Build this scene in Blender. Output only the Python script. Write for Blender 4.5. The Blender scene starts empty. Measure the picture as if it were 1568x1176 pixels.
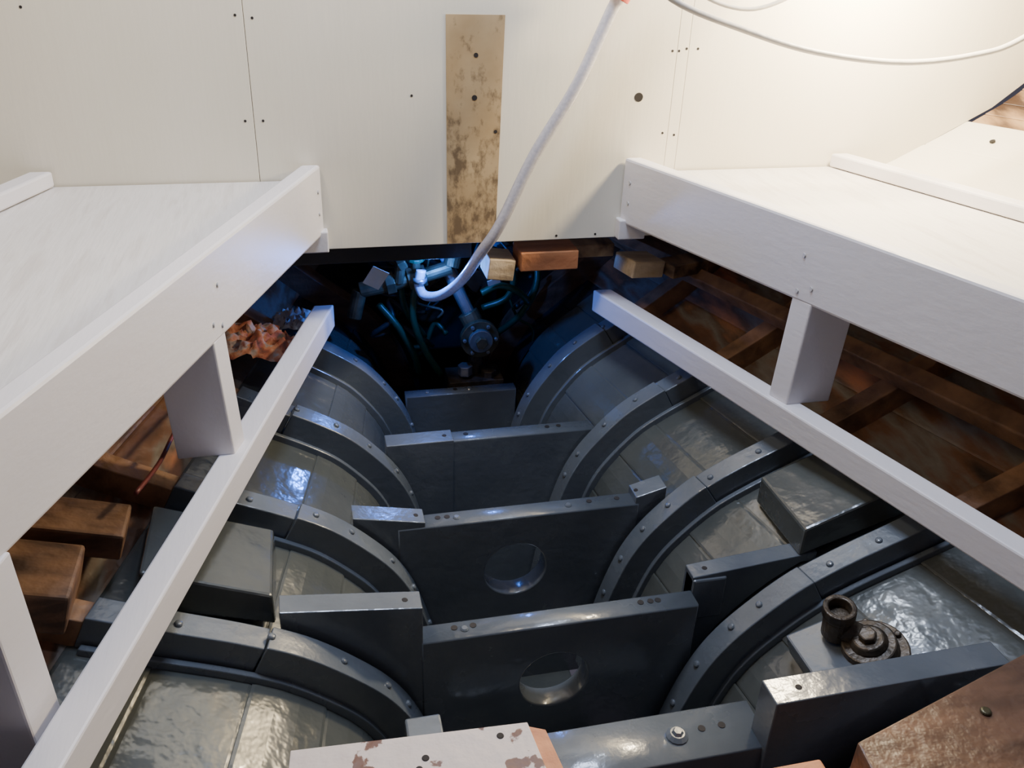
import bpy, bmesh, math, random
from mathutils import Vector, Matrix, noise
random.seed(7)
D = bpy.data
SC = bpy.context.scene

# ------------------------------------------------------------------ materials
def nodes_of(name):
    m = D.materials.new(name); m.use_nodes = True
    nt = m.node_tree
    b = nt.nodes["Principled BSDF"]
    return m, nt, b

def ramp(nt, pts):
    r = nt.nodes.new("ShaderNodeValToRGB")
    e = r.color_ramp.elements
    e[0].position, e[0].color = pts[0][0], (*pts[0][1], 1)
    e[1].position, e[1].color = pts[-1][0], (*pts[-1][1], 1)
    for p, c in pts[1:-1]:
        n = e.new(p); n.color = (*c, 1)
    return r

def surf(name, pts, rough=0.5, nscale=6, stretch=(1, 1, 1), bump=0.15, bscale=40, rough_var=0.1, metallic=0.0, detail=6, bstretch=(1,1,1), bdist=0.01, coat=0, trans=0):
    m, nt, b = nodes_of(name)
    L = nt.links
    tc = nt.nodes.new("ShaderNodeTexCoord")
    mp = nt.nodes.new("ShaderNodeMapping"); mp.inputs["Scale"].default_value = stretch
    L.new(tc.outputs["Object"], mp.inputs["Vector"])
    n = nt.nodes.new("ShaderNodeTexNoise"); n.inputs["Scale"].default_value = nscale
    n.inputs["Detail"].default_value = detail
    L.new(mp.outputs[0], n.inputs["Vector"])
    r = ramp(nt, pts); L.new(n.outputs["Fac"], r.inputs[0]); L.new(r.outputs[0], b.inputs["Base Color"])
    mp2 = nt.nodes.new("ShaderNodeMapping"); mp2.inputs["Scale"].default_value = bstretch
    L.new(tc.outputs["Object"], mp2.inputs["Vector"])
    n2 = nt.nodes.new("ShaderNodeTexNoise"); n2.inputs["Scale"].default_value = bscale; n2.inputs["Detail"].default_value = 3
    L.new(mp2.outputs[0], n2.inputs["Vector"])
    bp = nt.nodes.new("ShaderNodeBump"); bp.inputs["Strength"].default_value = bump; bp.inputs["Distance"].default_value = bdist
    L.new(n2.outputs["Fac"], bp.inputs["Height"]); L.new(bp.outputs[0], b.inputs["Normal"])
    mr = nt.nodes.new("ShaderNodeMapRange")
    mr.inputs["To Min"].default_value = max(0.02, rough - rough_var); mr.inputs["To Max"].default_value = rough + rough_var
    L.new(n.outputs["Fac"], mr.inputs["Value"]); L.new(mr.outputs[0], b.inputs["Roughness"])
    b.inputs["Metallic"].default_value = metallic
    b.inputs["Transmission Weight"].default_value = trans
    if coat:
        b.inputs["Coat Weight"].default_value = coat; b.inputs["Coat Roughness"].default_value = .14
        L.new(bp.outputs[0], b.inputs["Coat Normal"])
    return m

M_GREY = surf("grey_bilge_paint", [(0.3, (0.066, 0.073, 0.069)), (0.7, (0.100, 0.106, 0.097))], 0.20, 5, bump=0.30, bscale=20, coat=.9)
M_GREYF = surf("grey_frame_paint", [(0.3, (0.095, 0.111, 0.130)), (0.7, (0.135, 0.154, 0.174))], 0.26, 7, bump=0.12, bscale=40, coat=.6)
M_WHITE = surf("white_gloss_paint", [(0.3, (0.74, 0.71, 0.725)), (0.7, (0.82, 0.79, 0.80))], 0.40, 3, (1, 0.3, 1), bump=0.07, bscale=25, bstretch=(3, .5, 3))
M_SHELF = surf("brushed_white_bench_paint", [(0.35, (0.68, 0.645, 0.61)), (0.5, (0.77, 0.74, 0.71)), (0.65, (0.73, 0.70, 0.665))], 0.35, 9, (4, 0.6, 1), bump=0.14, bscale=22, bstretch=(5, .5, 3))
M_WALL = surf("cream_white_wall_paint", [(0.3, (0.79, 0.74, 0.60)), (0.7, (0.86, 0.81, 0.69))], 0.42, 2.5, (1, 1, 0.4), bump=0.05, bscale=30, bstretch=(2, 1, .3))
M_BARE = surf("lightened_bare_hull_wood", [(0.30, (0.035, 0.021, 0.014)), (0.43, (0.16, 0.072, 0.036)), (0.51, (0.19, 0.165, 0.14)), (0.58, (0.12, 0.07, 0.042)), (0.70, (0.48, 0.18, 0.075))], 0.5, 4, (2.5, .7, 2.5), bump=0.5, bscale=25)  # wood colour lightened in place of warm light under the benches
M_BROWN = surf("red_brown_timber", [(0.3, (0.060, 0.032, 0.020)), (0.7, (0.19, 0.098, 0.055))], 0.42, 6, (1, 4, 4), bump=0.4, bscale=40)
M_BROWN2 = surf("lightened_bare_frame_timber", [(0.3, (0.12, 0.062, 0.034)), (0.7, (0.38, 0.20, 0.10))], 0.5, 6, (3, 3, 3), bump=0.4, bscale=40)  # browns raised to stand in for warm light on frames and stringers
M_ORANGE = surf("fresh_cut_timber", [(0.3, (0.42, 0.15, 0.06)), (0.7, (0.62, 0.27, 0.12))], 0.6, 10, (.6, 5, 5), bump=0.3, bscale=50)
M_PALE = surf("pale_softwood", [(0.3, (0.45, 0.32, 0.18)), (0.7, (0.70, 0.56, 0.37))], 0.6, 8, (.6, 5, 5), bump=0.3, bscale=50)
M_TRIMW = surf("weathered_beam_shelf_wood", [(0.35, (0.06, 0.03, 0.015)), (0.5, (0.30, 0.18, 0.09)), (0.7, (0.50, 0.34, 0.18))], 0.6, 6, (3, .6, 3), bump=0.5, bscale=30)
M_STOW = surf("stained_brown_block_wood", [(0.35, (0.05, 0.025, 0.014)), (0.5, (0.15, 0.08, 0.045)), (0.7, (0.24, 0.13, 0.07))], 0.65, 6, (1, 4, 4), bump=0.5, bscale=30)
M_DARK = surf("near_black_timber", [(0.3, (0.006, 0.006, 0.008)), (0.7, (0.025, 0.022, 0.022))], 0.6, 6)  # near-black timber for the engine space
M_HOSE = surf("translucent_reinforced_hose", [(0.4, (0.66, 0.64, 0.69)), (0.6, (0.78, 0.76, 0.80))], 0.20, 140, bump=0.15, bscale=260, bdist=0.002, coat=.5, trans=.35)
M_CABLE = surf("white_cable", [(0.3, (0.50, 0.48, 0.45)), (0.7, (0.57, 0.55, 0.52))], 0.4, 10)
M_BRASS = surf("tarnished_brass", [(0.3, (0.07, 0.068, 0.04)), (0.7, (0.24, 0.20, 0.12))], 0.45, 20, metallic=0.75)
M_RUST = surf("dull_weathered_bronze", [(0.3, (0.036, 0.030, 0.023)), (0.7, (0.14, 0.105, 0.07))], 0.42, 22, metallic=0.5, bump=0.5)
M_STEEL = surf("galvanised_steel", [(0.3, (0.30, 0.31, 0.33)), (0.7, (0.5, 0.5, 0.52))], 0.3, 15, metallic=0.8)
M_GREEN = surf("green_hose_rubber", [(0.3, (0.008, 0.042, 0.022)), (0.7, (0.015, 0.07, 0.035))], 0.4, 10)
M_BLACK = surf("black_rubber", [(0.3, (0.01, 0.01, 0.012)), (0.7, (0.03, 0.03, 0.035))], 0.45, 10)
M_REDP = surf("red_plastic", [(0.3, (0.6, 0.08, 0.05)), (0.7, (0.7, 0.12, 0.08))], 0.4, 10)
M_DKRED = surf("dull_red_cable_sheath", [(0.3, (0.10, 0.015, 0.012)), (0.7, (0.16, 0.03, 0.02))], 0.5, 10)
M_TAG = surf("paper_tag", [(0.3, (0.5, 0.52, 0.55)), (0.7, (0.6, 0.62, 0.65))], 0.7, 10)
M_HOLE = surf("dark_screw_hole", [(0.3, (0.012, 0.010, 0.009)), (0.7, (0.025, 0.02, 0.018))], 0.8, 10)
M_RAG = surf("oily_red_rag_cloth", [(0.32, (0.03, 0.02, 0.02)), (0.44, (0.25, 0.06, 0.03)), (0.52, (0.36, 0.15, 0.08)), (0.58, (0.28, 0.23, 0.22)), (0.7, (0.15, 0.04, 0.03))], 0.8, 22, bump=.6)
M_CHIP = surf("chipped_white_paint", [(.375, (0.14, 0.065, 0.04)), (.39, (0.16, 0.075, 0.045)), (.41, (0.62, 0.54, 0.50))], 0.5, 21, bump=0.3, bscale=40, detail=8)
M_LTBLUE = surf("pale_blue_pipe", [(0.3, (0.10, 0.18, 0.32)), (0.7, (0.18, 0.28, 0.42))], 0.3, 10)

def patch_mat():
    m, nt, b = nodes_of("bare_plywood_patch")
    L = nt.links
    tc = nt.nodes.new("ShaderNodeTexCoord")
    mp = nt.nodes.new("ShaderNodeMapping"); mp.inputs["Scale"].default_value = (1, 1, .6)
    L.new(tc.outputs["Object"], mp.inputs[0])
    n1 = nt.nodes.new("ShaderNodeTexNoise"); n1.inputs["Scale"].default_value = 32; n1.inputs["Detail"].default_value = 10; n1.inputs["Roughness"].default_value = .66
    n2 = nt.nodes.new("ShaderNodeTexNoise"); n2.inputs["Scale"].default_value = 9; n2.inputs["Detail"].default_value = 5
    L.new(mp.outputs[0], n1.inputs["Vector"]); L.new(tc.outputs["Object"], n2.inputs["Vector"])
    sx = nt.nodes.new("ShaderNodeSeparateXYZ"); L.new(tc.outputs["Object"], sx.inputs[0])
    mr = nt.nodes.new("ShaderNodeMapRange")
    mr.inputs["From Min"].default_value = 1.44; mr.inputs["From Max"].default_value = 1.06
    mr.inputs["To Min"].default_value = -0.02; mr.inputs["To Max"].default_value = 0.12
    L.new(sx.outputs["Z"], mr.inputs["Value"])
    ad = nt.nodes.new("ShaderNodeMath"); ad.operation = 'ADD'
    L.new(n1.outputs["Fac"], ad.inputs[0]); L.new(mr.outputs[0], ad.inputs[1])
    r = ramp(nt, [(0.55, (0, 0, 0)), (0.69, (.85, .85, .85))]); L.new(ad.outputs[0], r.inputs[0])
    r2 = ramp(nt, [(0.35, (0.40, 0.275, 0.14)), (0.65, (0.50, 0.365, 0.20))]); L.new(n2.outputs["Fac"], r2.inputs[0])
    mx = nt.nodes.new("ShaderNodeMix"); mx.data_type = 'RGBA'
    L.new(r.outputs[0], mx.inputs["Factor"]); L.new(r2.outputs[0], mx.inputs["A"])
    mx.inputs["B"].default_value = (0.125, 0.085, 0.05, 1)
    L.new(mx.outputs["Result"], b.inputs["Base Color"]); b.inputs["Roughness"].default_value = 0.9
    b.inputs["Specular IOR Level"].default_value = .2
    return m
M_PATCH = patch_mat()

# ------------------------------------------------------------------ mesh builder
class MB:
    def __init__(s): s.v = []; s.f = []; s.mi = []; s.mats = []
    def m(s, mat):
        if mat not in s.mats: s.mats.append(mat)
        return s.mats.index(mat)
    def add(s, vs, fs, mat):
        o = len(s.v); s.v += [tuple(v) for v in vs]; k = s.m(mat)
        for f in fs: s.f.append([i + o for i in f]); s.mi.append(k)
    def hexa(s, c, mat):      # 8 corners: bottom 4, top 4
        s.add(c, [(3, 2, 1, 0), (4, 5, 6, 7), (0, 1, 5, 4), (1, 2, 6, 5), (2, 3, 7, 6), (3, 0, 4, 7)], mat)
    def box(s, c, d, mat, rot=None):
        p = []
        for z in (-1, 1):
            for x, y in ((-1, -1), (1, -1), (1, 1), (-1, 1)):
                v = Vector((x * d[0] / 2, y * d[1] / 2, z * d[2] / 2))
                if rot: v = rot @ v
                p.append(v + Vector(c))
        s.hexa(p, mat)
    def prism_y(s, poly, y0, y1, mat):
        n = len(poly)
        vs = [(x, y0, z) for x, z in poly] + [(x, y1, z) for x, z in poly]
        fs = [list(range(n)), list(range(2 * n - 1, n - 1, -1))]
        for i in range(n):
            j = (i + 1) % n; fs.append((j, i, i + n, j + n))
        s.add(vs, fs, mat)
    def cyl(s, a, b, r, mat, n=20, r2=None, cap=True):
        a = Vector(a); b = Vector(b); d = (b - a).normalized()
        u = d.orthogonal().normalized(); w = d.cross(u); r2 = r if r2 is None else r2
        vs = []
        for p, rr in ((a, r), (b, r2)):
            for i in range(n):
                t = 2 * math.pi * i / n
                vs.append(p + u * math.cos(t) * rr + w * math.sin(t) * rr)
        fs = [(i, (i + 1) % n, (i + 1) % n + n, i + n) for i in range(n)]
        if cap: fs += [list(range(n - 1, -1, -1)), list(range(n, 2 * n))]
        s.add(vs, fs, mat)
    def dome(s, c, nrm, r, h, mat, n=10):
        c = Vector(c); d = Vector(nrm).normalized(); u = d.orthogonal().normalized(); w = d.cross(u)
        vs = []
        for rr, hh in ((1, -0.3), (1, .25), (.65, .8)):
            for i in range(n):
                t = 2 * math.pi * i / n
                vs.append(c + (u * math.cos(t) + w * math.sin(t)) * rr * r + d * hh * h)
        fs = []
        for k in range(2):
            for i in range(n): fs.append((k * n + i, k * n + (i + 1) % n, (k + 1) * n + (i + 1) % n, (k + 1) * n + i))
        fs.append(list(range(2 * n, 3 * n)))
        s.add(vs, fs, mat)
    def tube(s, path, r, mat, n=12, sub=8):
        P = catmull([Vector(p) for p in path], sub) if sub > 1 else [Vector(p) for p in path]
        vs = []; up = None
        for i, p in enumerate(P):
            d = (P[min(i + 1, len(P) - 1)] - P[max(i - 1, 0)]).normalized()
            if up is None: up = d.orthogonal().normalized()
            up = (up - d * up.dot(d)).normalized(); w = d.cross(up)
            for k in range(n):
                t = 2 * math.pi * k / n
                vs.append(p + up * math.cos(t) * r + w * math.sin(t) * r)
        fs = []
        for i in range(len(P) - 1):
            for k in range(n):
                fs.append((i * n + k, i * n + (k + 1) % n, (i + 1) * n + (k + 1) % n, (i + 1) * n + k))
        fs.append(list(range(n - 1, -1, -1))); fs.append(list(range((len(P) - 1) * n, len(P) * n)))
        s.add(vs, fs, mat)
    def ring(s, c, nrm, ro, ri, h, mat, n=24):
        c = Vector(c); d = Vector(nrm).normalized(); u = d.orthogonal().normalized(); w = d.cross(u)
        vs = []
        for rr, hh in ((ro, 0), (ro, h), (ri, h), (ri, 0)):
            for i in range(n):
                t = 2 * math.pi * i / n
                vs.append(c + (u * math.cos(t) + w * math.sin(t)) * rr + d * hh)
        fs = []
        for k in range(4):
            k2 = (k + 1) % 4
            for i in range(n): fs.append((k * n + i, k * n + (i + 1) % n, k2 * n + (i + 1) % n, k2 * n + i))
        s.add(vs, fs, mat)
    def heap(s, c, d, mat, n=22, seed=0, rot=None):
        vs = []
        for i in range(n):
            for j in range(n):
                u = i / (n - 1) * 2 - 1; v = j / (n - 1) * 2 - 1
                e = max(0, 1 - (u * u + v * v) * .8) ** .5
                q = Vector((u * 3 + seed, v * 3, seed)); h = e * (.6 + .8 * abs(noise.noise(q)) + .4 * noise.noise(q * 2.7))
                w = Vector((u * d[0] / 2 + .012 * noise.noise(q * 2), v * d[1] / 2 + .012 * noise.noise(q * 2.2), h * d[2]))
                if rot: w = rot @ w
                vs.append(w + Vector(c))
        fs = [(i * n + j, (i + 1) * n + j, (i + 1) * n + j + 1, i * n + j + 1) for i in range(n - 1) for j in range(n - 1)]
        s.add(vs, fs, mat)
    def make(s, name, bevel=0.0, smooth=False, parent=None):
        me = D.meshes.new(name); me.from_pydata(s.v, [], s.f)
        for m in s.mats: me.materials.append(m)
        for p, k in zip(me.polygons, s.mi): p.material_index = k; p.use_smooth = smooth
        bm = bmesh.new(); bm.from_mesh(me); bmesh.ops.recalc_face_normals(bm, faces=bm.faces); bm.to_mesh(me); bm.free()
        o = D.objects.new(name, me); SC.collection.objects.link(o)
        if bevel:
            b = o.modifiers.new("bevel", 'BEVEL'); b.width = bevel; b.segments = 2; b.limit_method = 'ANGLE'; b.angle_limit = math.radians(35)
        if parent: o.parent = parent
        return o

def catmull(P, sub):
    out = []
    n = len(P)
    for i in range(n - 1):
        p0 = P[i - 1] if i > 0 else P[i] * 2 - P[i + 1]
        p1, p2 = P[i], P[i + 1]
        p3 = P[i + 2] if i + 2 < n else P[i + 1] * 2 - P[i]
        for k in range(sub):
            t = k / sub
            out.append(0.5 * ((2 * p1) + (p2 - p0) * t + (2 * p0 - 5 * p1 + 4 * p2 - p3) * t * t + (3 * p1 - p0 - 3 * p2 + p3) * t ** 3))
    out.append(P[-1]); return out

def empty(name):
    e = D.objects.new(name, None); SC.collection.objects.link(e); return e

# ------------------------------------------------------------------ hull shape (wine-glass section)
GZ = [(-.24, -.05), (-.20, .10), (-.15, .20), (-.09, .30), (0, .40), (.10, .47), (.24, .53), (.46, .60), (.70, .65), (1.0, .70),
      (1.35, .76), (1.8, .85), (2.25, .97), (2.75, 1.10), (3.5, 1.20), (4.15, 1.29), (4.7, 1.39), (5.2, 1.60), (5.6, 2.3)]
DENSE = catmull([Vector((g, z)) for g, z in GZ], 10)
SMAX = len(GZ) - 1
def ab(Y):
    k = (Y - 1.1) / 0.33
    k = max(k, -3.0)
    return max(.275 - .040 * k, .04), max(.385 - .043 * k, .15)
def P2(s, Y):
    x = max(0, min(SMAX, s)) * 10; i = min(int(x), len(DENSE) - 2); t = x - i
    q = DENSE[i].lerp(DENSE[i + 1], t); a, b = ab(Y)
    return Vector((max(a + b * q.x, 0.012), q.y))
def N2(s, Y):
    t = P2(s + .08, Y) - P2(s - .08, Y); t.normalize()
    return Vector((-t.y, t.x))
def hull(s, Y, off=0.0):
    p = P2(s, Y) - N2(s, Y) * off
    p.x = max(p.x, 0.006)
    return p
def s_of_g(g):
    for i in range(len(GZ) - 1):
        if GZ[i][0] <= g <= GZ[i + 1][0]: return i + (g - GZ[i][0]) / (GZ[i + 1][0] - GZ[i][0])
    return SMAX

MOLD = 0.064
def strakes(s0, s1, w):
    out = [s0]; acc = 0; n = 600; prev = P2(s0, 1.43)
    for i in range(1, n + 1):
        s = s0 + (s1 - s0) * i / n; p = P2(s, 1.43); acc += (p - prev).length; prev = p
        if acc >= w: out.append(s); acc = 0
    if out[-1] < s1 - 0.1: out.append(s1)
    else: out[-1] = s1
    return out

def planks(name, s0, s1, w, y0, y1, mat, side, parent, off=MOLD, jitter=.003, groove=.012, smooth=False, ew=.0016):
    mb = MB(); rnd = random.Random(len(name) + int(s0 * 10))
    S = strakes(s0, s1, w); ny = 26
    for a, b in zip(S[:-1], S[1:]):
        j = rnd.uniform(-jitter, jitter)
        cs = [(a, groove), (a, .001), (a + (b - a) * .04, 0)] + [(a + (b - a) * t, 0) for t in (.35, .65)] + [(b - (b - a) * .04, 0), (b, .001), (b, groove)]
        vs = []
        for iy in range(ny + 1):
            Y = y0 + (y1 - y0) * iy / ny
            for q, (s, o) in enumerate(cs):
                e = ew if q in (1,) else (-ew if q in (6,) else 0)
                p = hull(s + e, Y, off + o + j)
                vs.append((p.x * side, Y, p.y))
        m = len(cs); fs = []
        for iy in range(ny):
            for q in range(m - 1): fs.append((iy * m + q, iy * m + q + 1, (iy + 1) * m + q + 1, (iy + 1) * m + q))
        mb.add(vs, fs, mat)
    vs = []; ss = [s0 + (s1 - s0) * i / 30 for i in range(31)]
    for iy in range(ny + 1):
        Y = y0 + (y1 - y0) * iy / ny
        for s in ss:
            p = hull(s, Y, off + .013); vs.append((p.x * side, Y, p.y))
    fs = [(iy * 31 + q, iy * 31 + q + 1, (iy + 1) * 31 + q + 1, (iy + 1) * 31 + q) for iy in range(ny) for q in range(30)]
    mb.add(vs, fs, mat)
    return mb.make(name, parent=parent)

S_RAIL = s_of_g(1.30)
WALLS = {}
for side, nm in ((-1, "wall_left"), (1, "wall_right")):
    e = empty(nm); WALLS[side] = e
    planks("grey_painted_planking", .3, S_RAIL, .145, .05, 2.35, M_GREY, side, e, jitter=.0022, groove=.003, ew=.0006)
    planks("bare_planking_below", S_RAIL, s_of_g(2.85), .13, .05, 3.05, M_BARE, side, e)
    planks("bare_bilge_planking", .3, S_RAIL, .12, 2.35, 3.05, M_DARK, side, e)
    planks("white_planking", s_of_g(2.85), s_of_g(4.12), .16, -.3, 2.0, M_WALL, side, e, off=.03)
    planks("bare_planking_above", s_of_g(4.12), s_of_g(4.75), .06, -.3, 2.0, M_TRIMW, side, e, off=.04)
    planks("white_topside", s_of_g(4.75), SMAX, .2, -.3, 2.0, M_WALL, side, e, off=.03)
    mb = MB()
    for g, Y in ((3.1, 1.62), (3.12, 1.58), (3.9, 1.9), (3.9, 1.8), (3.9, 1.7), (3.0, 1.9), (3.5, 1.3), (3.2, 1.2), (3.22, 1.25)):
        s = s_of_g(g); p = hull(s, Y, .03); nn = N2(s, Y)
        mb.cyl((p.x * side, Y, p.y), (p.x * side + nn.x * side * .002, Y, p.y + nn.y * .002), .007, M_HOLE, 12)
    mb.make("fastenings", parent=e)

mb = MB()
mb.box((0, 1.55, .02), (.30, 3.0, .08), M_GREY)
mb.make("floor", .004)

# ------------------------------------------------------------------ frames (ribs)
def rib_piece(mb, s0, s1, y0, y1, side, lift, mat, n=34, off=MOLD):
    vs = []
    for i in range(n + 1):
        s = s0 + (s1 - s0) * i / n
        for Y, o in ((y0, -lift), (y1, -lift), (y1, off + .004), (y0, off + .004)):
            p = hull(s, Y, o); vs.append((p.x * side, Y, p.y))
    fs = [(i * 4 + k, i * 4 + (k + 1) % 4, (i + 1) * 4 + (k + 1) % 4, (i + 1) * 4 + k) for i in range(n) for k in range(4)]
    fs += [(3, 2, 1, 0), tuple(n * 4 + k for k in range(4))]
    mb.add(vs, fs, mat)

FR = [.75, 1.10, 1.43, 1.76, 2.09]
SPL = {(-1, 1): .62, (1, 1): .52, (-1, 2): .66, (1, 2): .50, (-1, 3): .9, (1, 3): .8, (-1, 0): .5, (1, 0): .5, (-1, 4): .9, (1, 4): .9}
for idx, y in enumerate(FR):
    for side in (-1, 1):
        mb = MB()
        sa = s_of_g(SPL[(side, idx)])
        rib_piece(mb, 1.0, sa, y, y + .048, side, 0.005, M_GREYF)
        rib_piece(mb, sa + .02, s_of_g(1.28), y + .006, y + .052, side, -0.004, M_GREYF)
        rib_piece(mb, 1.0, s_of_g(1.26), y - .009, y + .002, side, -.050, M_GREYF)
        rib_piece(mb, s_of_g(1.28), s_of_g(2.75), y + .006, y + .048, side, -0.012, M_BROWN2)
        for k in range(6):
            s = 3.2 + 1.1 * k + random.uniform(-.2, .2)
            if s > s_of_g(1.2): break
            l = .005 if s < sa else -.004
            p = hull(s, y + .026, -l); nn = N2(s, y)
            mb.dome((p.x * side, y + .026, p.y), (nn.x * side, 0, nn.y), .0075, .006, M_GREYF)
        mb.make("hull_frame", .003)
for y in (2.42, 2.75):
    for side in (-1, 1):
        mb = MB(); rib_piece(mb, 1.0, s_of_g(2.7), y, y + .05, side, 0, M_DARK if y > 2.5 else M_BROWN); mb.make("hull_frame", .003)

# ------------------------------------------------------------------ floor timbers
def plate(name, outer, hole, y0, y1, mat, parent=None):
    cu = D.curves.new(name, 'CURVE'); cu.dimensions = '2D'; cu.fill_mode = 'BOTH'
    cu.extrude = (y1 - y0) / 2 - .003; cu.bevel_depth = .003; cu.bevel_resolution = 1
    def sp(pts):
        s = cu.splines.new('POLY'); s.points.add(len(pts) - 1); s.use_cyclic_u = True
        for p, q in zip(s.points, pts): p.co = (q[0], q[1], 0, 1)
    sp(outer)
    if hole:
        cx, cz, r = hole
        sp([(cx + r * math.cos(t * math.pi / 24), cz + r * math.sin(t * math.pi / 24)) for t in range(48)])
    tmp = D.objects.new(name, cu); SC.collection.objects.link(tmp)
    bpy.context.view_layer.update()
    me = D.meshes.new_from_object(tmp.evaluated_get(bpy.context.evaluated_depsgraph_get()))
    D.objects.remove(tmp)
    M = Matrix(((1, 0, 0, 0), (0, 0, -1, (y0 + y1) / 2), (0, 1, 0, 0), (0, 0, 0, 1)))
    me.transform(M); me.materials.clear(); me.materials.append(mat)
    o = D.objects.new(name, me); SC.collection.objects.link(o)
    if parent: o.parent = parent
    return o

def xz_at(z, Y, off):
    for i in range(0, 2 * 140):
        s = i * SMAX / 280; p = hull(s, Y, off)
        if p.y >= z: return p.x
    return .5

def floor_timber(y0, y1, ztop, xl, xr, hole, arms, bolts):
    e = empty("floor_timber")
    ym = (y0 + y1) / 2
    zs = [.06, .14, .22, .30, .38, .44, .49]
    right = [(min(xz_at(z, ym, MOLD - .006), xr), z) for z in zs if z < ztop] + [(xr, ztop)]
    left = [(-min(xz_at(z, ym, MOLD - .006), -xl), z) for z in zs if z < ztop] + [(xl, ztop)]
    outer = right + left[::-1]
    plate("web", outer, hole, y0, y1, M_GREYF, e)
    for (x0, x1, za, zb, ya, yb) in arms:
        bot = []
        n = 8
        for i in range(n + 1):
            x = x1 + (x0 - x1) * i / n
            z = 0
            for q in range(300):
                p = hull(q * SMAX / 300, (ya + yb) / 2, MOLD - .004)
                if p.x >= abs(x): z = p.y; break
            bot.append((x, min(z, zb - .02)))
        poly = [(x0, za), (x1, zb)] + bot
        mb = MB(); mb.prism_y(poly, ya, yb, M_GREYF)
        xm = x0 + (x1 - x0) * .12; zm = za + (zb - za) * .12
        mb.cyl((xm, (ya + yb) / 2, zm - .003), (xm, (ya + yb) / 2, zm + .001), .006, M_HOLE, 12)
        mb.make("knee", .003, parent=e)
    mb = MB()
    zt = ztop + .003
    for bx, kind in bolts:
        if kind == 2: mb.dome((bx, ym, zt), (0, 0, 1), .018, .010, M_GREYF, 14); mb.dome((bx, ym, zt + .006), (0, 0, 1), .010, .008, M_GREYF, 6)
        elif kind: mb.dome((bx, ym, zt), (0, 0, 1), .008, .005, M_GREYF)
        else: mb.cyl((bx, ym + .006, zt - .004), (bx, ym + .006, zt + .0012), .0062, M_HOLE, 12)
    if mb.v: mb.make("bolts", parent=e)
    return e

floor_timber(2.15, 2.19, .485, -.16, .15, None, [], [(0.02, 1), (-.02, 0), (-.1, 1)])
floor_timber(1.815, 1.862, .54, -.245, .27, None, [(-.085, -.25, .548, .548, 1.812, 1.865)], [(-.05, 0), (.16, 0), (.19, 0)])
floor_timber(1.488, 1.535, .54, -.255, .275, (0, .40, .073), [(-.20, -.35, .555, .585, 1.49, 1.54), (.27, .34, .56, .58, 1.49, 1.54)],
             [(-.17, 0), (-.150, 0), (-.13, 1), (.12, 1), (.17, 0), (.235, 0)])
floor_timber(1.158, 1.203, .54, -.25, .275, (0, .404, .071), [(-.25, -.49, .625, .655, 1.16, 1.205), (.28, .54, .575, .60, 1.20, 1.24)],
             [(-.19, 0), (-.155, 0), (-.172, 1), (.17, 0), (.205, 0), (.19, 0)])
floor_timber(.835, .93, .54, -.27, .26, None, [(.245, .66, .65, .655, .825, .875), (-.27, -.6, .6, .62, .83, .88)],
             [(.12, 2), (.165, 0), (.2, 0), (-.1, 1)])
mb = MB(); mb.box((0.02, 1.06, .30), (.42, .06, .05), M_GREYF); mb.make("limber_board", .004)
mb = MB(); mb.box((-.27, 1.0, .46), (.06, .06, .10), M_GREYF); mb.make("wedge_block", .004)
mb = MB(); mb.box((.315, 1.215, .52), (.07, .04, .10), M_GREYF); mb.make("wedge_block", .004)

for side in (-1, 1):
    mb = MB()
    poly = [(.50 * side, .595), (.50 * side, .660), (.70 * side, .742), (.72 * side, .67)]
    mb.prism_y(poly, 1.20, 1.385, M_GREY)
    mb.make("filler_pad", .005)
mb = MB()
mb.box((.455, .99, .542), (.10, .12, .05), M_GREYF, Matrix.Rotation(-.35, 3, 'Y')); mb.make("mounting_block", .004)

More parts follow.
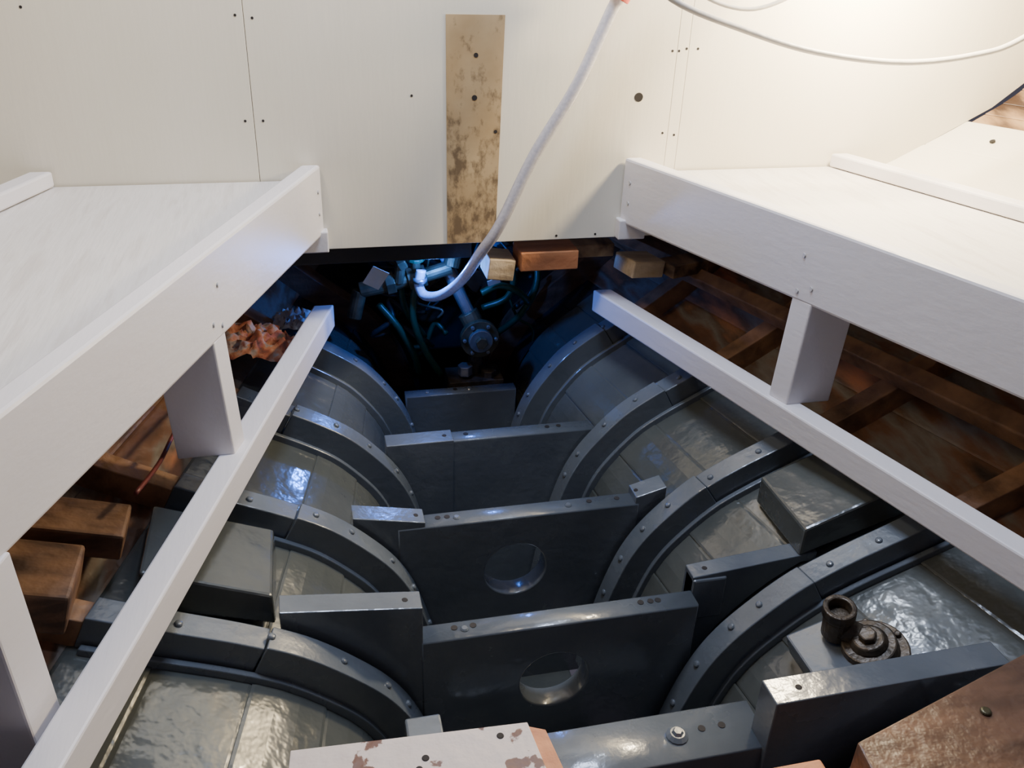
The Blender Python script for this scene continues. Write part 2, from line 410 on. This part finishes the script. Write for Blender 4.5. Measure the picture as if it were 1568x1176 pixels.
# ------------------------------------------------------------------ white benches each side
def lineU(Y): return .355 + .37 * (2.0 - Y)
def mkL(side):
    return (lambda Y: .345 + .285 * (2.1 - Y)) if side < 0 else (lambda Y: .342 + .298 * (2.1 - Y))
def beam(mb, side, f, y0, y1, z0, z1, w, mat):
    c = []
    for z in (z0, z1):
        c += [(side * f(y0), y0, z), (side * (f(y0) + w), y0, z), (side * (f(y1) + w), y1, z), (side * f(y1), y1, z)]
    mb.hexa(c, mat)
for side in (-1, 1):
    e = empty("side_bench"); lineL = mkL(side)
    mb = MB(); beam(mb, side, lineU, .05, 1.995, 1.025, 1.185, .042, M_WHITE)
    mb.make("front_beam", .006, parent=e)
    mb = MB()
    c = []
    for z in (1.125, 1.150):
        c += [(side * (lineU(.05) + .044), .05, z), (side * (lineU(.05) + .60), .05, z), (side * (lineU(1.995) + .60), 1.995, z), (side * (lineU(1.995) + .044), 1.995, z)]
    mb.hexa(c, M_SHELF); mb.make("bench_top", .001, parent=e)
    mb = MB(); beam(mb, side, lambda Y: lineU(Y) + .545, .05, 1.99, 1.152, 1.185, .045, M_WHITE); mb.make("hull_cleat", .005, parent=e)
    mb = MB(); beam(mb, side, lineL, .35, 2.10, .742, .803, .050, M_WHITE); mb.make("lower_rail", .004, parent=e)
    mb = MB()
    for ya, yb, zb in ((1.432, 1.480, .802), (.845, .905, .735)):
        near = yb < 1
        xb = .750 if near else lineU(yb) - .008; xt = lineU(yb) + (.002 if not near else -.004)
        sk = .016
        c = [(side * (xb + sk), ya, zb), (side * (xb + sk + .10), ya, zb), (side * (xb + .10), yb, zb), (side * xb, yb, zb),
             (side * (xt + sk), ya, 1.03), (side * (xt + sk + .10), ya, 1.03), (side * (xt + .10), yb, 1.03), (side * xt, yb, 1.03)]
        mb.hexa(c, M_WHITE)
    mb.make("posts", .003, parent=e)
    mb = MB(); mb.box((side * .385, 1.985, 1.012), (.07, .03, .05), M_WHITE); mb.make("bearer_block", .003, parent=e)
    mb = MB()
    for (yp, z) in ((1.47, 1.12), (1.44, 1.06), (1.47, 1.045), (1.97, 1.13), (1.97, 1.08)):
        x = side * (lineU(yp) - .0004); mb.cyl((x + side * .003, yp, z), (x - side * .001, yp, z), .005, M_CABLE, 12)
    mb.make("screws", parent=e)

# ------------------------------------------------------------------ forward bulkhead
e = empty("wall_forward")
zs = [.985, 1.05, 1.12, 1.2, 1.29, 1.39, 1.5, 1.7, 2.0, 2.25]
def hw(z):
    return xz_at(z, 2.0, .03)
def hwall(x0, x1, nm):
    zz = [z for z in zs]
    R = [(min(hw(z), x1), z) if x1 > .6 else (x1, z) for z in zz]
    L = [(max(-hw(z), x0), z) if x0 < -.6 else (x0, z) for z in zz]
    mb = MB(); mb.prism_y(R + L[::-1], 2.0, 2.02, M_WALL); return mb.make(nm, .0012, parent=e)
hwall(-9, -.4895, "panel_1"); hwall(-.4885, .4610, "panel_2"); hwall(.4615, .4890, "seam_batten"); hwall(.4895, 9, "panel_3")
mb = MB()
mb.add([(-.071, 1.9975, .987), (.046, 1.9975, .987), (.055, 1.9975, 1.497), (-.074, 1.9975, 1.497),
        (-.071, 2.001, .987), (.046, 2.001, .987), (.055, 2.001, 1.497), (-.074, 2.001, 1.497)],
       [(0, 1, 2, 3), (7, 6, 5, 4), (0, 4, 5, 1), (1, 5, 6, 2), (2, 6, 7, 3), (3, 7, 4, 0)], M_PATCH)
mb.make("bare_patch", parent=e)
mb = MB()
def dot(x, z, r=.004, y=2.0): mb.cyl((x, y + .002, z), (x, y - .0008, z), r, M_HOLE, 14)
dot(.379, 1.323, .0105)
for x, z in ((-.505, 1.49), (-.472, 1.485), (-.507, 1.28), (-.470, 1.28), (.450, 1.425), (.466, 1.425), (.484, 1.43), (.512, 1.43), (.448, 1.24), (.478, 1.235),
             (-.9, 1.5), (-.15, 1.33), (.3, .995), (.2, .995)): dot(x, z, .0028)
dot(-.008, 1.415, .005, 1.9975); dot(-.010, 1.325, .006, 1.9975); dot(.04, 1.25, .004, 1.9975)
mb.make("screw_holes", parent=e)

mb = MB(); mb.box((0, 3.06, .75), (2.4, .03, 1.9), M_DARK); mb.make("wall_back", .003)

# ------------------------------------------------------------------ hose, cables
mb = MB()
mb.tube([(.36, 1.88, 1.72), (.278, 1.92, 1.537), (.203, 1.92, 1.366), (.116, 1.93, 1.211), (.045, 1.94, 1.051), (.005, 1.97, .97), (-.026, 2.06, .865),
         (-.065, 2.14, .795), (-.10, 2.19, .775), (-.115, 2.2, .80), (-.109, 2.2, .845)], .0135, M_HOSE, 16, 10)
mb.ring((-.112, 2.2, .81), (0, 0, 1), .019, .0135, .012, M_STEEL)
mb.make("reinforced_hose", smooth=True)
mb = MB(); mb.ring((.279, 1.917, 1.540), (.45, -.1, .9), .024, .015, .02, M_REDP); mb.make("hose_clamp", .002)
mb = MB()
mb.tube([(.25, 1.80, 1.63), (.3325, 1.75, 1.554), (.493, 1.75, 1.500), (.664, 1.75, 1.458), (.87, 1.75, 1.438), (1.043, 1.75, 1.453), (1.16, 1.75, 1.49), (1.35, 1.75, 1.62)], .0065, M_CABLE, 10, 8)
mb.make("power_cable", smooth=True)
mb = MB()
mb.tube([(.38, 1.85, 1.62), (.44, 1.85, 1.555), (.56, 1.85, 1.53), (.68, 1.85, 1.58), (.74, 1.85, 1.66)], .0045, M_CABLE, 10, 8)
mb.make("power_cable", smooth=True)

# ------------------------------------------------------------------ engine space fittings
mb = MB()
mb.cyl((.058, 2.22, .62), (.058, 2.36, .62), .028, M_BRASS, 24)
mb.cyl((.058, 2.215, .62), (.058, 2.235, .62), .056, M_BRASS, 28)
mb.cyl((.058, 2.200, .62), (.058, 2.216, .62), .034, M_STEEL, 24)
mb.cyl((.058, 2.185, .62), (.058, 2.202, .62), .018, M_BRASS, 6)
for k in range(6):
    t = k * math.pi / 3; mb.cyl((.058 + .045 * math.cos(t), 2.208, .62 + .045 * math.sin(t)), (.058 + .045 * math.cos(t), 2.217, .62 + .045 * math.sin(t)), .006, M_STEEL, 6)
mb.cyl((.04, 2.26, .67), (-.02, 2.30, .80), .018, M_STEEL, 18)
mb.cyl((.03, 2.265, .685), (.045, 2.255, .655), .03, M_BRASS, 18)
mb.cyl((.058, 2.27, .58), (.05, 2.27, .46), .02, M_RUST, 16)
mb.cyl((.02, 2.24, .50), (.02, 2.24, .53), .022, M_STEEL, 6); mb.cyl((.09, 2.24, .48), (.09, 2.24, .51), .022, M_RUST, 6)
mb.box((.05, 2.26, .47), (.16, .10, .04), M_RUST)
mb.make("stern_gland_pump", .002)
mb = MB()
mb.cyl((-.27, 2.25, .775), (-.14, 2.25, .80), .022, M_BRASS, 16); mb.cyl((-.14, 2.25, .80), (-.09, 2.25, .81), .032, M_BRASS, 8)
mb.cyl((-.09, 2.25, .81), (-.02, 2.25, .83), .020, M_BRASS, 16); mb.cyl((-.02, 2.25, .83), (.0, 2.27, .90), .024, M_BRASS, 16)
mb.cyl((-.20, 2.25, .79), (-.175, 2.25, .795), .032, M_BRASS, 6); mb.cyl((-.115, 2.25, .81), (-.12, 2.23, .87), .012, M_BRASS, 12)
mb.cyl((-.12, 2.23, .865), (-.12, 2.228, .875), .026, M_GREEN, 12)
mb.cyl((-.27, 2.25, .775), (-.29, 2.24, .70), .020, M_BRASS, 16)
mb.cyl((-.165, 2.235, .80), (-.16, 2.225, .86), .014, M_BRASS, 12); mb.cyl((-.17, 2.22, .858), (-.15, 2.22, .868), .024, M_BRASS, 6)
mb.make("brass_valve_pipe", .002)
mb = MB()
for pts in ([(-.12, 2.24, .80), (-.13, 2.22, .70), (-.10, 2.22, .60), (-.05, 2.25, .5)], [(-.16, 2.27, .85), (-.15, 2.26, .72), (-.09, 2.3, .6)],
            [(.10, 2.3, .86), (.16, 2.28, .80), (.15, 2.28, .72), (.08, 2.3, .68)], [(.2, 2.4, .9), (.24, 2.3, .78), (.2, 2.3, .66), (.12, 2.35, .56)],
            [(-.22, 2.28, .72), (-.17, 2.25, .66), (-.13, 2.24, .58), (-.11, 2.27, .50)], [(.06, 2.22, .76), (.11, 2.22, .78), (.17, 2.24, .75), (.21, 2.28, .70)]):
    mb.tube(pts, .010, M_GREEN, 10, 8)
mb.make("green_hoses", smooth=True)
mb = MB(); rr = random.Random(3)
for i in range(44):
    x = rr.uniform(-.20, .22); z = rr.uniform(.60, .93); y = rr.uniform(2.24, 2.5); p = [Vector((x, y, z))]
    for k in range(4):
        q = p[-1] + Vector((rr.uniform(-.07, .07), rr.uniform(-.02, .06), rr.uniform(-.09, .05)))
        q.x = max(-.24, min(.26, q.x)); p.append(q)
    mb.tube(p, rr.choice((.003, .004, .006, .008)), rr.choice((M_BLACK, M_BLACK, M_BLACK, M_BLACK, M_RUST, M_GREEN, M_BRASS)), 8, 6)
mb.make("wiring_tangle", smooth=True)
mb = MB()
mb.tube([(-.06, 2.3, .93), (-.04, 2.30, .86), (0, 2.32, .78), (.03, 2.36, .70)], .014, M_LTBLUE, 12, 8)
mb.tube([(.02, 2.33, .93), (.09, 2.33, .88), (.16, 2.36, .84), (.20, 2.42, .78)], .012, M_LTBLUE, 12, 8)
mb.make("coolant_pipes", smooth=True)
mb = MB(); mb.box((-.235, 2.12, .86), (.045, .002, .06), M_TAG, Matrix.Rotation(.5, 3, 'Y') @ Matrix.Rotation(.3, 3, 'X')); mb.make("paper_tag")
mb = MB(); mb.box((.09, 2.20, .80), (.035, .002, .02), M_TAG, Matrix.Rotation(-.3, 3, 'Y') @ Matrix.Rotation(.4, 3, 'X')); mb.make("paper_tag")
mb = MB(); mb.box((.05, 2.75, .60), (.26, .40, .34), M_BLACK); mb.cyl((-.05, 2.5, .6), (-.05, 2.56, .6), .05, M_RUST, 20); mb.cyl((.11, 2.5, .68), (.11, 2.56, .68), .045, M_STEEL, 20)
mb.box((.05, 2.72, .80), (.20, .33, .06), M_GREEN); mb.make("engine_block", .01)

mb = MB(); mb.box((.19, 2.055, .925), (.15, .09, .05), M_ORANGE); mb.make("ledger_offcut", .003)
mb = MB(); mb.box((.068, 2.06, .905), (.068, .09, .055), M_PALE, Matrix.Rotation(.12, 3, 'Y')); mb.make("pine_wedge", .003)
mb = MB(); mb.box((.45, 2.06, .885), (.10, .09, .045), M_PALE, Matrix.Rotation(.25, 3, 'Z') @ Matrix.Rotation(.12, 3, 'Y')); mb.make("pine_wedge", .004)
mb = MB(); mb.box((.33, 2.12, .915), (.12, .05, .035), M_TRIMW); mb.make("packing_timber", .003)
mb = MB(); mb.box((.57, 2.05, .88), (.12, .07, .035), M_TRIMW, Matrix.Rotation(.3, 3, 'Z')); mb.make("packing_timber", .003)
mb = MB(); mb.box((-.36, 2.09, .950), (.72, .06, .05), M_DARK); mb.make("deck_beam", .003)
mb = MB(); mb.box((.80, 2.16, .97), (.7, .06, .07), M_BROWN); mb.make("deck_beam", .003)

for side in (-1, 1):
    for g, w in ((1.75, .045), (2.3, .05)):
        mb = MB(); s = s_of_g(g); vs = []
        for i in range(21):
            Y = .2 + 2.7 * i / 20
            for ds, o in ((-.12, .01), (.12, .01), (.12, -.035), (-.12, -.035)):
                p = hull(s + ds, Y, o); vs.append((p.x * side, Y, p.y))
        fs = [(i * 4 + k, i * 4 + (k + 1) % 4, (i + 1) * 4 + (k + 1) % 4, (i + 1) * 4 + k) for i in range(20) for k in range(4)] + [(3, 2, 1, 0), (80, 81, 82, 83)]
        mb.add(vs, fs, M_BROWN2); mb.make("hull_stringer", .004)
mb = MB()
mb.heap((-.53, 1.98, .750), (.20, .16, .055), M_RAG, seed=1.3, rot=Matrix.Rotation(.3, 3, 'Y'))
mb.heap((-.45, 2.13, .735), (.10, .10, .05), M_TAG, seed=4.1, rot=Matrix.Rotation(.2, 3, 'Y'))
mb.make("rag_heap", smooth=True)
mb = MB(); mb.box((-.87, 1.10, .835), (.22, .12, .07), M_STOW, Matrix.Rotation(.28, 3, 'Y')); mb.make("offcut_timber", .005)
mb = MB(); mb.box((-.82, 1.27, .80), (.20, .09, .05), M_STOW, Matrix.Rotation(.28, 3, 'Y')); mb.make("offcut_timber", .005)
mb = MB(); mb.tube([(-.60, 1.75, .80), (-.66, 1.55, .81), (-.68, 1.40, .82), (-.70, 1.28, .84)], .004, M_DKRED, 8, 8); mb.make("battery_cable", smooth=True)

# ------------------------------------------------------------------ seacock
mb = MB()
ax = Vector((-.38, -.05, .92)).normalized(); c = Vector((.517, .962, .560))
u = ax.orthogonal().normalized(); w = ax.cross(u)
mb.cyl(c, c + ax * .018, .066, M_RUST, 28); mb.cyl(c + ax * .018, c + ax * .045, .050, M_RUST, 24, .046)
mb.cyl(c + ax * .045, c + ax * .058, .034, M_RUST, 20, .026); mb.cyl(c + ax * .056, c + ax * .070, .016, M_RUST, 6)
for k in range(6):
    t = k * math.pi / 3 + .4
    q = c + (u * math.cos(t) + w * math.sin(t)) * .057; mb.cyl(q + ax * .016, q + ax * .026, .007, M_RUST, 6)
p0 = c + Vector((-.050, .045, .03)); a2 = Vector((-.15, -.1, 1)).normalized()
mb.cyl(c + Vector((0, 0, .03)), p0 + a2 * .012, .022, M_RUST, 16)
mb.cyl(p0 - a2 * .01, p0 + a2 * .040, .025, M_RUST, 20); mb.ring(p0 + a2 * .040, a2, .029, .019, .022, M_RUST, 20)
mb.make("seacock", .003)

# ------------------------------------------------------------------ foreground timbers
mb = MB()
c = []
for z in (.70, .75):
    c += [(-.50, .45, z), (-.13, .45, z), (-.16, .785, z), (-.466, .80, z)]
mb.hexa(c, M_CHIP)
c = []
for z in (.695, .742):
    c += [(-.129, .45, z), (-.100, .45, z), (-.137, .775, z), (-.159, .785, z)]
mb.hexa(c, M_ORANGE)
for x, y in ((-.30, .755), (-.31, .74), (-.2, .77)): mb.cyl((x, y, .749), (x, y, .7512), .005, M_HOLE, 12)
mb.make("chipped_plank", .004)
mb = MB(); c = []
for z in (.62, .72):
    c += [(.26, .55, z), (.95, .72, z), (.95, .878, z), (.28, .69, z)]
mb.hexa(c, M_BROWN); mb.cyl((.49, .70, .719), (.49, .70, .725), .008, M_BRASS, 14); mb.make("hull_beam_timber", .006)
mb = MB(); mb.box((.17, .69, .62), (.18, .07, .06), M_ORANGE); mb.make("offcut_timber", .004)
mb = MB(); mb.box((-.53, .80, .60), (.24, .06, .05), M_GREYF); mb.make("packing_timber", .004)

# ------------------------------------------------------------------ lights
def light(kind, name, loc, power, col, size=.1, target=None, sy=None):
    l = D.lights.new(name, kind); l.energy = power; l.color = col
    if kind == 'AREA':
        l.size = size
        if sy: l.shape = 'RECTANGLE'; l.size_y = sy
    else: l.shadow_soft_size = size
    o = D.objects.new(name, l); o.location = loc; SC.collection.objects.link(o)
    if target: o.rotation_euler = (Vector(target) - Vector(loc)).to_track_quat('-Z', 'Y').to_euler()
    return o
light('POINT', "cabin_work_lamp", (.90, 1.74, 1.70), 85, (1, .82, .54), .07)
light('AREA', "hatch_daylight", (0, 1.40, 2.9), 36, (.62, .74, 1.0), .50, (0, 1.25, .6), .35)
light('POINT', "added_warm_fill", (-.80, 1.35, 2.30), 26, (1, .82, .58), .12)  # unseen warm fill, added to brighten the white surfaces
light('POINT', "added_glint_light", (.38, 1.62, 2.05), 9, (.75, .85, 1.0), .045)  # unseen light added to put bluish glints on the glossy planking
light('POINT', "engine_bay_led", (-.085, 2.13, .885), 5, (.05, .22, 1.0), .012)

w = D.worlds.new("dim_cabin"); SC.world = w; w.use_nodes = True
w.node_tree.nodes["Background"].inputs[0].default_value = (.68, .64, .86, 1); w.node_tree.nodes["Background"].inputs[1].default_value = .10

# ------------------------------------------------------------------ camera
cd = D.cameras.new("camera"); cam = D.objects.new("camera", cd); SC.collection.objects.link(cam)
cd.sensor_width = 36; cd.lens = 31.0; cd.clip_start = .01
r = Vector((.9743, -.2226, .0345)).normalized(); b = Vector((-.2120, -.8539, .4746)).normalized(); u = b.cross(r).normalized(); r = u.cross(b)
cam.matrix_world = Matrix(((r.x, u.x, b.x, -.394), (r.y, u.y, b.y, 0), (r.z, u.z, b.z, 1.7), (0, 0, 0, 1)))
SC.camera = cam
